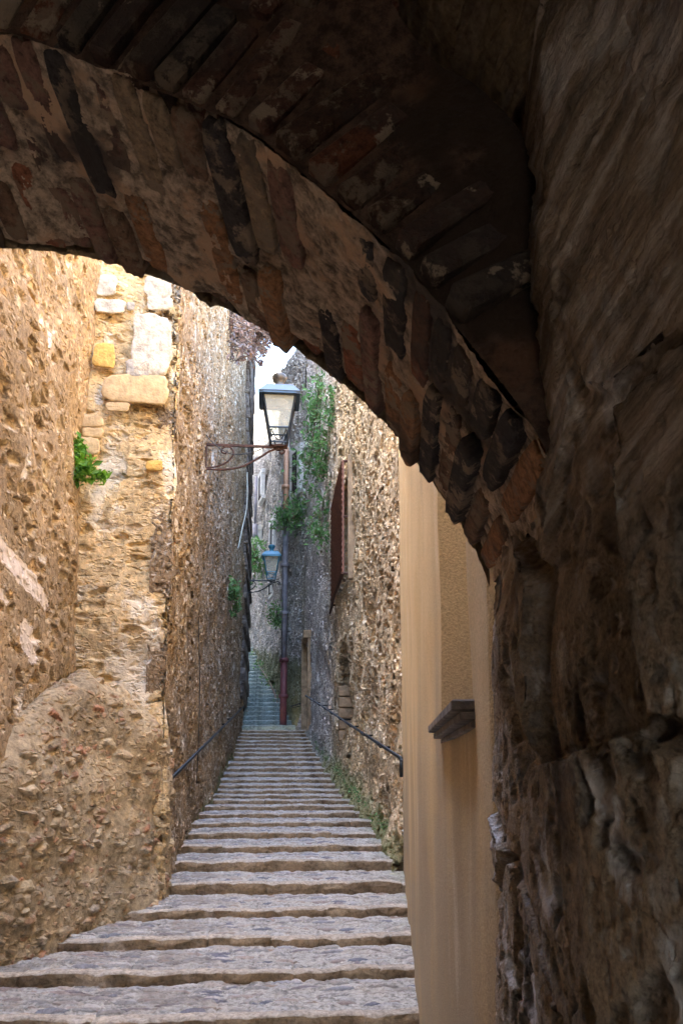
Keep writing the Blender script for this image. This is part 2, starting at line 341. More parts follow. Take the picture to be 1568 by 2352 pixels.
M['maroon'] = plain('maroon pipe', (.17, .055, .06), .6, .0, .25, 6)
M['slate'] = plain('stone sill', (.17, .15, .14), .8, 0, .4, 16, .01)
M['pale'] = plain('pale stone surround', (.58, .57, .54), .85, 0, .15, 8, .004)
M['whiteblock'] = plain('limewashed block', (.50, .45, .37), .9, 0, .35, 11, .03)
M['jambstone'] = plain('brown jamb stone', (.36, .25, .15), .9, 0, .35, 7, .02)
M['scar'] = plain('pinkish old plaster', (.62, .54, .48), .9, 0, .25, 12, .015)
M['tanblock'] = plain('sandstone block', (.52, .38, .21), .9, 0, .2, 14, .015)
M['yellowblock'] = plain('ochre block', (.58, .36, .10), .9, 0, .3, 14, .02)
M['greyblock'] = plain('grey stone', (.36, .33, .29), .9, 0, .3, 14, .02)
M['blockset'] = [M['whiteblock'], M['tanblock'], M['yellowblock'], M['greyblock']]
M['mauve'] = plain('mauve stone', (.27, .23, .22), .9, 0, .3, 9, .006)
M['dark'] = plain('dark opening', (.02, .018, .015), .9)
M['wood'] = plain('door wood', (.12, .08, .06), .8, 0, .4, 12)
M['boxgrey'] = plain('cream plastic', (.55, .53, .44), .5, 0, .08)
M['cable'] = plain('black cable', (.04, .035, .03), .6)
M['ground'] = rubble('earth', [(.3, .25, .2), (.35, .3, .25)], (.28, .24, .18), 3, (1, 1, 1), .0, .3)
def glassmat():
    m = bpy.data.materials.new('lantern glass'); m.use_nodes = True; t = m.node_tree; t.nodes.clear()
    o = t.nodes.new('ShaderNodeOutputMaterial'); mx = t.nodes.new('ShaderNodeMixShader'); a = t.nodes.new('ShaderNodeBsdfTransparent'); g = t.nodes.new('ShaderNodeBsdfPrincipled')
    g.inputs['Base Color'].default_value = (.62, .60, .52, 1); g.inputs['Roughness'].default_value = .25; a.inputs[0].default_value = (.9, .92, .9, 1)
    n = t.nodes.new('ShaderNodeTexNoise'); n.inputs['Scale'].default_value = 5; r = t.nodes.new('ShaderNodeMapRange'); r.inputs[3].default_value = .18; r.inputs[4].default_value = .42
    t.links.new(n.outputs[0], r.inputs[0]); t.links.new(r.outputs[0], mx.inputs[0]); t.links.new(a.outputs[0], mx.inputs[1]); t.links.new(g.outputs[0], mx.inputs[2]); t.links.new(mx.outputs[0], o.inputs[0])
    return m
M['glass'] = glassmat()
def leafmat(name, cols, trans=.35):
    k = NT(name, 'BUMP'); oi = k.n('NewGeometry'); c = k.ramp(oi.outputs['Random Per Island'], cols)
    k.put(k.b.inputs['Base Color'], c); k.b.inputs['Roughness'].default_value = .5
    tr = k.n('BsdfTranslucent'); k.L(c, tr.inputs[0]); mx = k.n('MixShader'); mx.inputs[0].default_value = trans
    k.L(k.b, mx.inputs[1]); k.L(tr, mx.inputs[2]); k.L(mx, k.out.inputs[0]); return k.m
M['leaf'] = leafmat('fresh leaf', [(.06, .17, .02), (.14, .34, .03), (.22, .46, .05), (.09, .24, .03)])
M['leafc'] = leafmat('creeper leaf', [(.05, .14, .04), (.12, .28, .08), (.20, .38, .12), (.07, .17, .06), (.20, .17, .08)])
M['dead'] = leafmat('dry leaf', [(.16, .09, .08), (.26, .16, .12), (.12, .09, .09), (.32, .20, .13)], .2)
M['twig'] = plain('twig', (.15, .11, .09), .9)

# ------------------------------------------------------------------ ground line of the alley
NY = [4062, 3873, 3756, 3640, 3531, 3439, 3385, 3331, 3287, 3255, 3225, 3203, 3184, 3163, 3144, 3119, 3101, 3073, 3053, 3032, 3015, 2997, 2981, 2966, 2952, 2938, 2924, 2911]
SY = [3.97+.65*i for i in range(len(NY))]
SZ = [at(700, y/1.742, Y)[2] for y, Y in zip(NY, SY)]
SZ = [SZ[0]]+[(SZ[i-1]+2*SZ[i]+SZ[i+1])/4 for i in range(1, len(SZ)-1)]+[SZ[-1]]
for i in range(3): SY.insert(0, SY[0]-.62); SZ.insert(0, SZ[0]-.085)
F2Y = [SY[-1]+.75+.345*i for i in range(24)]; F2Z = [SZ[-1]+.09+.158*i for i in range(24)]
def gz(Y): return float(np.interp(Y, SY+F2Y, SZ+F2Z))

g = mesh('ground', [(-300, -300, -.6), (300, -300, -.6), (300, 300, -.6), (-300, 300, -.6)], [(0, 1, 2, 3)], M['ground']); tag(g, kind='structure')

# ------------------------------------------------------------------ stone stairways
n1d = [SNoise(2, 10, .7, 11), SNoise(2, 10, 3.5, 12), SNoise(2, 12, 1.2, 13)]
def step_mesh(Y0, z0, Y1, z1, rise, xl, xr, nx, mats, parent, seed, wav=1.0):
    """riser at Y0 rising to z0, tread to Y1 whose riser starts at z1-rise1"""
    xs = np.linspace(xl, xr, nx); q = np.stack([xs, np.full(nx, seed*1.7)], 1)
    dy = (n1d[0](q)*.016+n1d[1](q)*.013)*wav; dz = (n1d[2](q)*.007+n1d[1](q[:, ::-1]*[1, .6]+3)*.004)*wav
    e = [xl]; rs = np.random.default_rng(seed+900)
    while e[-1] < xr: e.append(e[-1]+rs.uniform(.28, .75))
    e = np.array(e); bi = np.clip(np.searchsorted(e, xs)-1, 0, len(e)-2); bo = rs.normal(0, .010, len(e)); bz = rs.normal(0, .004, len(e))
    jt = np.exp(-(np.min(np.abs(xs[:, None]-e[None]), 1)/.012)**2)
    dy = dy+bo[bi]+.02*jt; dz = dz+bz[bi]-.008*jt
    rows = []; cl = []
    for t in np.linspace(0, 1, 5)[:-1]: rows.append((np.full(nx, Y0)+dy+.008*(1-t), z0-rise-.03+(rise+.01)*t+dz*t)); cl.append(1)
    ch = .010*np.clip(np.sin(xs*23+seed)+np.sin(xs*41+seed*2), 0, 2); rows.append((Y0+dy, z0-.008+dz-ch*.6)); cl.append(2); rows.append((Y0+dy+.004+ch, z0-.001+dz-ch*.3)); cl.append(2); rows.append((Y0+dy+.03+ch, z0+dz+.001)); cl.append(2)
    L = Y1-Y0
    ts = np.linspace(.09, 1, max(5, int(min(40, 60/(Y0+1))*1.5)))
    for i, t in enumerate(ts):
        f = (1-t)
        rows.append((Y0+L*t+dy*f+.05*(i == len(ts)-1), z0+(z1-z0)*t+dz*f+.004*np.sin(seed+xs*3+t*4))); cl.append(2 if t < .12 else 0)
    V = np.stack([np.stack([xs, np.broadcast_to(a, (nx,)), np.broadcast_to(b, (nx,))], 1) for a, b in rows], 1)   # nx, rows, 3
    f = gridfaces(nx, len(rows)); mi = np.tile(np.array(cl[:-1]), nx-1)
    nr = len(rows)
    return mesh('step', V.reshape(-1, 3), f, mats, parent, True, mi)
st = empty('stone_stairway', (0, SY[0], SZ[0]))
tag(st, 'broad flight of worn cobbled steps with brown stone risers climbing between the rubble walls', 'stairway')
for i in range(len(SY)-1):
    rf = lambda j: float(np.interp(SY[j], [5, 9, 13], [1.12, 1.0, .78])); rise = max(.07, (SZ[i+1]-SZ[i])*rf(i+1)); r0 = max(.07, (SZ[i]-SZ[i-1])*rf(i)) if i else .08
    Y0 = SY[i]; xr = np.interp(Y0, [2, 7, 22], [1.45, 1.4, 1.25]); xl = np.interp(Y0, [6, 7.5], [-1.75, -1.05])
    o = step_mesh(0, 0, SY[i+1]-Y0, SZ[i+1]-rise-SZ[i], r0, xl, xr, 420 if Y0 < 7 else 200 if Y0 < 12 else 110, [M['tread'], M['riser'], M['nosing']], st, i)
    o.location = (0, Y0-SY[0], SZ[i]-SZ[0])
st2 = empty('stone_stairway', (0, F2Y[0], F2Z[0]))
tag(st2, 'narrow steep blue-green stone stairs at the far end beside the drainpipe', 'stairway')
for i in range(len(F2Y)-1):
    x1 = np.interp(F2Y[i], [22, 23, 25, 27, 30, 32], [.75, .5, .2, -.2, -.8, -1.1])
    o = step_mesh(0, 0, F2Y[i+1]-F2Y[i], .01, .155, x1-2.6, x1+.25, 60, [M['tread2'], M['riser2'], M['tread2']], st2, i+50, .6)
    o.location = (0, F2Y[i]-F2Y[0], F2Z[i]-F2Z[0])
fl = mesh('path', [(-1.8, -9, .0), (1.4, -9, .0), (1.4, SY[0]+.05, SZ[0]-.1), (-1.8, SY[0]+.05, SZ[0]-.1)], [(0, 1, 2, 3)], M['riser']); tag(fl, kind='structure')

# ------------------------------------------------------------------ wall builder
def wall(name, line, us, zt, nv, mat, parent=None, disp=None, thick=1.2, z0=None, vpow=1.0, side=1, cap=True):
    """line: plan polyline (X,Y); us: sample positions (arc length); side=+1: wall faces left of travel. zt(Y) top"""
    P = np.array(line, float); d = np.r_[0, np.cumsum(np.linalg.norm(np.diff(P, axis=0), axis=1))]
    us = np.array(us); X = np.interp(us, d, P[:, 0]); Y = np.interp(us, d, P[:, 1])
    e = .06; T = np.stack([np.interp(us+e, d, P[:, 0])-np.interp(us-e, d, P[:, 0]), np.interp(us+e, d, P[:, 1])-np.interp(us-e, d, P[:, 1])], 1)
    T /= np.linalg.norm(T, axis=1)[:, None]+1e-9; N = np.stack([-T[:, 1], T[:, 0]], 1)*side
    zb = np.array([(z0(y) if z0 else gz(y)-.3) for y in Y]); ztop = np.array([zt(y) for y in Y])
    v = np.linspace(0, 1, nv)**vpow; Z = zb[:, None]+(ztop-zb)[:, None]*v[None]
    Yg = np.repeat(Y[:, None], nv, 1); dd = disp(us[:, None]+0*Z, Yg, Z) if disp else 0*Z
    V = np.stack([X[:, None]+N[:, 0:1]*dd, Yg+N[:, 1:2]*dd, Z], -1)
    if cap:
        back = [V[:, -1]-np.stack([N[:, 0]*thick, N[:, 1]*thick, 0*X], 1)]; b2 = back[0].copy(); b2[:, 2] = zb
        V = np.concatenate([V, back[0][:, None], b2[:, None]], 1)
    nr = V.shape[1]; f = gridfaces(len(us), nr)
    if side < 0: f = f[:, ::-1]
    f = f[:, ::-1] if False else f
    return mesh(name, V.reshape(-1, 3), f, mat, parent)
def logs(a, b, n, base):     # samples dense near a (a further from camera = sparse)
    return base*np.exp(np.linspace(math.log((a+base)/base), math.log((b+base)/base), n))-base
nb = SNoise(3, 16, .35, 21); nb2 = SNoise(3, 18, 1.4, 22)
def bulge(a, b, X=0): return lambda u, Y, Z: a*nb(np.stack([u+X, Y*0, Z], -1))+b*nb2(np.stack([u+X, Y*0, Z], -1))

# left wall next to the arch (X=-1.55, Y 1.3..6.4)
us = np.linspace(0, 5.4, 560)
wl = wall('rubble_wall', [(-1.55, 1.0), (-1.55, 6.4)], us, lambda y: 8.4, 660, M['left'], disp=bulge(.05, .025, 3), side=-1)
tag(wl, 'brown rubble wall with pale plaster scars running in from the left edge of the picture', 'wall', 'rubble walls of the alley')
# pier facing the camera (Y=6.3, X -1.6..-.83)
us = np.linspace(0, .849, 210)
pd = bulge(.03, .03, 9)
pier = wall('stone_pier', [(-1.62, 6.3), (-.835, 6.3), (-.812, 6.36)], us, lambda y: 9.5, 760, M['pier'], disp=pd, side=-1, thick=.6, z0=lambda y: .3)
tag(pier, 'golden pier face of crumbling masonry with whitewashed blocks beside the brown wall', 'pier')
def blk(mb, x0, x1, y0, y1, m, th=.035):
    a = at(x0, y1, 6.3); b = at(x1, y0, 6.3); c = (a+b)/2; h = (b-a)/2
    # irregular rounded slab
    n = 22; V = []; ang = np.linspace(0, 2*math.pi, n, endpoint=False)
    ph = random.uniform(0, 6)
    ring = []
    for t in ang:
        cx, cz = math.cos(t), math.sin(t); k = 1/max(abs(cx), abs(cz))**.8
        k *= 1+.05*math.sin(3*t+ph)+.035*math.sin(7*t+ph*2)+random.uniform(-.025, .025); ring.append((cx*k*h[0], cz*k*h[2]))
    for s_, dpt in ((1.0, .0), (.985, th*.8), (.9, th), (.5, th*1.05)):
        for (rx, rz) in ring: V.append((c[0]+rx*s_, 6.3-.03-dpt+random.uniform(-.003, .003), c[2]+rz*s_))
    V.append((c[0], 6.3-.03-th*1.05, c[2])); Fc = []
    for r in range(3):
        for i in range(n): Fc.append((r*n+i, r*n+(i+1) % n, (r+1)*n+(i+1) % n, (r+1)*n+i))
    for i in range(n): Fc.append((3*n+i, 3*n+(i+1) % n, 4*n))
    mb.add(V, Fc, m)
mb = MB()
for a in [(300, 397, 728, 868, 0), (236, 392, 868, 928, 1), (200, 272, 638, 682, 0), (332, 398, 640, 690, 0), (218, 292, 695, 722, 0), (338, 398, 688, 716, 0), (182, 213, 748, 778, 0),
          (215, 268, 795, 848, 2), (293, 312, 700, 718, 3), (180, 232, 1010, 1048, 1), (190, 240, 988, 1008, 1), (336, 376, 1062, 1084, 2), (290, 352, 832, 868, 3), (185, 240, 960, 984, 1), (245, 300, 930, 948, 1)]:
    mb = MB(); blk(mb, *a, th=.014); mb.build('stone_block', M['blockset'], pier, True)

# buttress in the corner
def buttress():
    nu, nv = 420, 520
    a = np.linspace(0, 1, nu); v = np.linspace(0, 1, nv)
    # foot outline from the left wall round to the alley wall corner
    foot = spline([(-1.70, 4.62), (-1.50, 4.78), (-1.28, 5.30), (-1.09, 5.80), (-.885, 6.10), (-.80, 6.45), (-.86, 6.95)], nu)
    top = spline([(-1.66, 5.35), (-1.56, 5.75), (-1.42, 6.15), (-1.28, 6.30), (-1.16, 6.34), (-.94, 6.40), (-.86, 6.6)], nu)
    zt = np.interp(a, [0, .2, .45, .62, .85, 1], [2.02, 2.22, 2.40, 2.34, 2.08, 1.8])
    V = np.zeros((nu, nv, 3)); z0 = np.array([gz(y)-.15 for y in foot[:, 1]])
    for j, t in enumerate(v):
        s = t; body = min(1, s/.6); dome = max(0, (s-.6)/.4)
        k = 1-.10*body**2*(1-dome)  # slight batter
        r = math.cos(dome*math.pi/2)**.9; hz = .74*body+.26*math.sin(dome*math.pi/2)
        xy = top+(foot-top)*(r*(1-.16*body))
        V[:, j, 0:2] = xy; V[:, j, 2] = z0+(zt-z0)*hz
    n_ = SNoise(3, 20, 1.1, 31)(V)*.035+SNoise(3, 20, 2.6, 32)(V)*.02
    d = (foot-top); d /= np.linalg.norm(d, axis=1)[:, None]; V[:, :, 0] += d[:, 0:1]*n_; V[:, :, 1] += d[:, 1:2]*n_; V[:, :, 2] += n_*.4*np.linspace(0, 1, nv)[None]
    return mesh('buttress', V.reshape(-1, 3), gridfaces(nu, nv), M['butt'])
bt = buttress(); tag(bt, 'bulging round-topped rubble buttress filling the corner at the foot of the golden pier', 'buttress')

def cobble(mb, c, r, m, flat=(1, .5, .7)):
    n, k = 12, 7; V = []; q = SNoise(3, 8, .35, random.randint(0, 999)); rot = Matrix.Rotation(random.uniform(-.5, .5), 3, 'Y')
    for i in range(k+1):
        th = math.pi*i/k
        for j in range(n):
            p = np.array([math.sin(th)*math.cos(2*math.pi*j/n), math.sin(th)*math.sin(2*math.pi*j/n), math.cos(th)])
            p = np.sign(p)*np.abs(p)**.85
            s_ = 1+.16*q(p[None])[0]; p = p*s_*r*np.array(flat); V.append(np.array(rot@Vector(p))+c)
    mb.add(V, [(i*n+j, i*n+(j+1) % n, (i+1)*n+(j+1) % n, (i+1)*n+j) for i in range(k) for j in range(n)], m)
M['cob'] = [plain('cobble tan', (.42, .32, .20), .9, 0, .35, 24, .012), plain('cobble grey', (.30, .27, .22), .9, 0, .35, 24, .012), plain('cobble red', (.34, .12, .06), .9, 0, .3, 24, .01), plain('cobble plum', (.22, .14, .11), .9, 0, .3, 24, .01)]
deps = None

# left alley wall (X=-.83, Y 6.3..24)
us = np.r_[np.linspace(0, .155, 12), .162+logs(0, 17.8, 420, 3.0)]
al = wall('rubble_wall', [(-1.0, 6.335), (-.838, 6.335), (-.83, 14), (-.81, 24.2)], us, lambda y: 1.7+.66*max(y, 9)+1.8, 760, M['alleyL'], disp=bulge(.04, .03, 5), side=-1, thick=4, vpow=1.15)
tag(al, 'tall shaded brown rubble wall on the left of the alley that carries both lanterns', 'wall', 'rubble walls of the alley')
mb = MB(); z = gz(24)-.2; k_ = 0
while z < 16.5:
    h = random.uniform(.26, .42); dx = .03 if k_ % 2 else -.015
    mb.box((-.93+dx, 22.4, z+h/2), (.16+random.uniform(-.01, .01), 2.15, h/2-.012), None, 0, .15); z += h; k_ += 1
mb.build('quoin_column', M['quoin'], al, True)
# closing end of the left block
bx = MB(); bx.box((-3.2, 24.3, 8), (2.2, .3, 8.4), None, 0, .02); bx.build('end_wall', M['far'], al)

# right alley wall (X=1.17, Y 7.2..21.6), faces left
NIC = (12.0, 13.75, 2.55, 3.78)
def rdisp(u, Y, Z):
    d = bulge(.035, .03, 1)(u, Y, Z)
    zg = np.interp(Y, SY+F2Y, SZ+F2Z); d = d+.13*np.exp(-np.clip(Z-zg, 0, 9)/.22)
    cy = (NIC[0]+NIC[1])/2; hw = (NIC[1]-NIC[0])/2; arch = NIC[3]-.5*((Y-cy)/hw)**2
    d = np.where((np.abs(Y-cy) < hw) & (Z > NIC[2]-.25*(Y-NIC[0])) & (Z < arch), d-.5, d)
    d = np.where((Y > 12.2) & (Y < 14.2) & (Z > 4.75) & (Z < 6.5), d-.35, d)
    d = np.where((Y > 17.6) & (Y < 18.1) & (Z > 5.6) & (Z < 6.35), d-.4, d)
    d = np.where((Y > 20.6) & (Y < 21.5) & (Z < 5.0), d-.35, d)
    d = np.where((Y > 18.8) & (Y < 19.5) & (Z > 8.2) & (Z < 9.4), d-.3, d)
    return d
us = logs(0, 14.6, 760, 3.5)
ar = wall('rubble_wall', [(1.18, 7.1), (1.13, 13), (1.02, 18), (.93, 20.8), (.80, 21.7)], us, lambda y: 1.7+.555*max(y, 8), 760, M['alleyR'], disp=rdisp, side=1, thick=4, vpow=1.1)
tag(ar, 'honey coloured cobble wall on the right with the rusty window grille and the arched niche', 'wall', 'rubble walls of the alley')

# far wall turning left
us = logs(0, 17.5, 520, 14)
def fdisp(u, Y, Z):
    d = bulge(.05, .04, 8)(u, Y, Z)
    def hole(x0, x1, y0, y1, Yc, hw, dep=.3):
        za = at(0, y1, Yc)[2]; zb = at(0, y0, Yc)[2]
        return (np.abs(Y-Yc) < hw) & (Z > za) & (Z < zb), dep
    for a in [(0, 0, 1135, 1180, 22.45, .16), (0, 0, 1268, 1205, 26.0, .3), (0, 0, 1334, 1366, 26.0, .3), (0, 0, 1560, 1585, 25.5, .25), (0, 0, 1205, 1262, 26.0, .32)]:
        m_, q = hole(*a); d = np.where(m_, d-q, d)
    return d
fwl = wall('rubble_wall', [(.80, 21.68), (.42, 22.7), (.34, 23.1), (.02, 25), (-.36, 27), (-.93, 30), (-1.5, 33), (-2.0, 38)], us, lambda y: float(np.interp(y, [22, 24, 25.5, 40], [14.4, 14.6, 15.2, 18])), 760, M['far'], disp=fdisp, side=1, thick=3)
tag(fwl, 'grey pebbly rubble wall behind the drainpipe, bright in the sun higher up', 'wall', 'rubble walls of the alley')
# pale window surrounds on the far wall
def surround(parent, xy, Y, w_, h0, h1, ang, name='window_surround', mat=None, open_=True):
    mb = MB(); c = at(xy[0], xy[1], Y); ca, sa = math.cos(ang), math.sin(ang)
    Rm = np.array([[ca, -sa, 0], [sa, ca, 0], [0, 0, 1]])
    def bx_(x, z, hx, hz, m=0, y=0, hy=.07): mb.box(c+Rm@np.array([x, y, z]), (hx, hy, hz), Rm, m)
    H = (h0+h1)/2
    bx_(-w_/2, 0, .09, H); bx_(w_/2, 0, .09, H); bx_(0, H+.08, w_/2+.14, .085); bx_(0, -H-.07, w_/2+.16, .065, 0, -.03)
    bx_(0, 0, w_/2-.08, H, 1, .05, .02)
    return mb.build(name, [mat or M['pale'], M['dark']], parent)
ANG = math.atan2(2.0, -.36)
surround(fwl, (681, 1085), 22.15, .55, .6, .6, math.atan2(1.0, -.38))
surround(fwl, (627, 1232), 25.6, .6, .45, .45, ANG)
surround(fwl, (623, 1352), 26.0, .5, .18, .18, ANG)
surround(fwl, (593, 1260), 28.0, .6, .6, .6, ANG)
surround(fwl, (660, 1010), 23.4, .5, .4, .4, ANG)
surround(fwl, (600, 1120), 27.2, .6, .4, .4, ANG)
# door with pale stone jambs in the right wall
dr = MB(); z0 = gz(21)
for y_, m_ in ((20.55, 0), (21.55, 0)): dr.box((.98-(y_-20.5)*.12, y_, z0+1.15), (.10, .07, 1.25), None, 0, .1)
dr.box((.87, 21.05, z0+2.47), (.11, .6, .1), None, 0, .1); dr.box((1.12, 21.05, z0+1.1), (.04, .46, 1.2), None, 1, .1)
dr.build('doorway', [M['jambstone'], M['wood']], ar)
# arched niche lining stone, orange blocks
mb = MB()
for i in range(5): mb.box((1.34, 13.72, 2.3+i*.19), (.22, .07, .085), None, i % 2+1, .2)
mb.build('niche_jamb', [M['jambstone']]*3, ar)
# window grille: protruding woven bars with rusty frame and brackets
def grille():
    g_ = MB(); X = 1.05; Ya, Yb, Za, Zb = 11.95, 14.35, 4.72, 6.55
    n, k = 3, 20
    for i in range(n+1):
        y = Ya+(Yb-Ya)*i/n; g_.tube([(X, y, Za), (X, y, Zb)], .013, 6)
    for i in range(k+1):
        z = Za+(Zb-Za)*i/k; g_.tube([(X-.015, Ya, z), (X-.015, Yb, z)], .016, 6)
    for a, b in (((X, Ya, Za), (X, Yb, Za)), ((X, Ya, Zb), (X, Yb, Zb)), ((X, Ya, Za), (X, Ya, Zb)), ((X, Yb, Za), (X, Yb, Zb))): g_.bar(a, b, .03, .03, (1, 0, 0.01))
    o = g_.build('window_grille', M['rust2'], ar, False)
    b_ = MB()
    for y in (Ya, Yb):
        for z in (Za, (Za+Zb)/2, Zb): b_.tube([(X, y, z), (X+.25, y, z)], .02, 6)
    b_.tube([(X-.02, Ya-.1, Za-.02), (X-.03, (Ya+Yb)/2, Za-.06), (X-.02, Yb+.15, Za-.12)], .022, 6)
    b_.build('bracket', M['rust'], o)
grille()
fr = MB()
fr.box((1.24, 11.90, 5.62), (.12, .06, 1.0), None, 0, .1)
fr.build('window_frame', M['jambstone'], ar)

# ------------------------------------------------------------------ ochre plaster building
PL = [(.376, 1.245), (.362, 1.3), (.505, 2.2), (.615, 3.1), (.70, 3.9), (1.16, 7.15), (2.6, 7.5)]
PD = np.r_[0, np.cumsum(np.linalg.norm(np.diff(np.array(PL), axis=0), axis=1))]
def yu(y): return float(np.interp(y, [p[1] for p in PL], PD))
WN = (1.66, 2.55)     # window recess
us = sorted(list(np.linspace(0, PD[-2], 300))+[PD[-2]+.004]+list(np.linspace(PD[-2]+.05, PD[-1], 10))+[yu(WN[0]), yu(WN[0])+.001, yu(WN[1]), yu(WN[1])+.001])
ZS = 1.83
def pdisp(u, Y, Z):
    d = .004*nb2(np.stack([u, u*0, Z], -1))
    zs = ZS
    inn = (Y > WN[0]) & (Y <= WN[1]) & (Z > zs)
    d = np.where(inn, d-.26, d)
    return d
pw = wall('plaster_building', PL, us, lambda y: 7.0, 500, M['stucco'], disp=pdisp, side=1, thick=2.5, z0=lambda y: gz(max(y, 2))-.4)
tag(pw, 'smooth ochre stucco house front between the dark arch and the cobble wall', 'house')
sl_ = MB()
a = np.array([np.interp(WN[0]-.03, [p[1] for p in PL], [p[0] for p in PL]), WN[0]-.03]); b = np.array([np.interp(WN[1]+.05, [p[1] for p in PL], [p[0] for p in PL]), WN[1]+.05])
dv = (b-a)/np.linalg.norm(b-a); nn = np.array([-dv[1], dv[0]])
for off, zc, hw, hz in ((.025, ZS+.006, .15, .012), (.008, ZS-.0165, .13, .009), (-.015, ZS-.034, .12, .007)):
    c = (a+b)/2+nn*(off-hw+.02)
    sl_.box((c[0], c[1], zc), (np.linalg.norm(b-a)/2, hw, hz), np.array([[dv[0], nn[0], 0], [dv[1], nn[1], 0], [0, 0, 1]]), 0, .3)
sl_.build('window_sill', M['slate'], pw)
dp = MB(); dp.tube([(.80, 7.0, gz(7)+.1), (.80, 7.0, gz(7)+1.0)], .02, 6)

# ------------------------------------------------------------------ brick arch
def res(P, n):
    P = np.array(P, float); d = np.r_[0, np.cumsum(np.linalg.norm(np.diff(P, axis=0), axis=1))]
    return spline(P, n)
farp = [(1128, 1345), (1095, 1262), (1040, 1165), (965, 1062), (850, 930), (725, 830), (620, 755), (520, 703), (430, 657), (350, 628), (230, 590), (100, 568), (-60, 560)]
nearp = [(1290, 1105), (1195, 945), (1075, 780), (950, 620), (840, 520), (700, 400), (590, 315), (420, 235), (280, 170), (130, 110), (0, 78), (-150, 55), (-330, 45)]
FA = res([at(x, y, 1.25) for x, y in farp], 500)
ny_ = np.linspace(0, 1, len(nearp)); NA = res([at(x, y, .72+.25*t) for (x, y), t in zip(nearp, ny_)], 500)
def mirror(P, xc):
    Q = P[::-1].copy(); Q[:, 0] = 2*xc-Q[:, 0]; return np.vstack([P, Q[1:]])
xc = FA[-1, 0]; NA[:, 0] += np.linspace(0, 1, 500)**2*(xc-NA[-1, 0])*.0
NA2 = mirror(NA, NA[-1, 0]); FA2 = mirror(FA, xc)
n = len(FA2); nsd = 150
tt = np.linspace(0, 1, nsd)
V = NA2[:, None]*(1-tt)[None, :, None]+FA2[:, None]*tt[None, :, None]
jag = SNoise(3, 14, 4, 41)(V)*.006
Tn = np.gradient(FA2, axis=0); Tn /= np.linalg.norm(Tn, axis=1)[:, None]
Nout = np.stack([Tn[:, 2], 0*Tn[:, 0], -Tn[:, 0]], 1)       # candidate normal
cen = np.array([xc, 1.25, 1.6]); sg = np.sign(((FA2-cen)*Nout).sum(1).mean()); Nout *= sg      # outward from opening
jag = jag+(.5+.5*SNoise(3, 14, 8, 42)(V))*.030*np.clip((tt[None]-.9)/.1, 0, 1)+SNoise(3, 14, 14, 44)(V)*.0025
V = V+Nout[:, None]*(jag[..., None])
arch = empty('brick_arch', (xc, 1.1, 0)); tag(arch, 'low dark brick arch overhead, its underside of red and soot black bricks in crumbling mortar', 'arch')
def local(V): return V-np.array([xc, 1.1, 0])
f = gridfaces(n, nsd)
mesh('soffit', local(V).reshape(-1, 3), f, M['mortar'], arch)
# far face + wall above (seen only from the stairs side) and back mass
top = FA2.copy(); top[:, 2] = 5.2; lo = FA2+np.array([0, .0, 0])
W = np.concatenate([lo[:, None], (lo*.0+np.stack([FA2[:, 0], FA2[:, 1]+.0, top[:, 2]], 1))[:, None]], 1)
mesh('outer_wall', local(W).reshape(-1, 3), gridfaces(n, 2), M['left'], arch)
bt_ = MB(); bt_.box((xc-1.2, 1.09, 2.6), (.38, .16, 2.6), None, 0, .02); bt_.box((xc, 1.09, 4.4), (1.6, .15, 1.2), None, 0, .02)
for v_ in range(len(bt_.V)): bt_.V[v_] = tuple(local(np.array(bt_.V[v_])))
bt_.build('side_jamb', M['left'], arch)

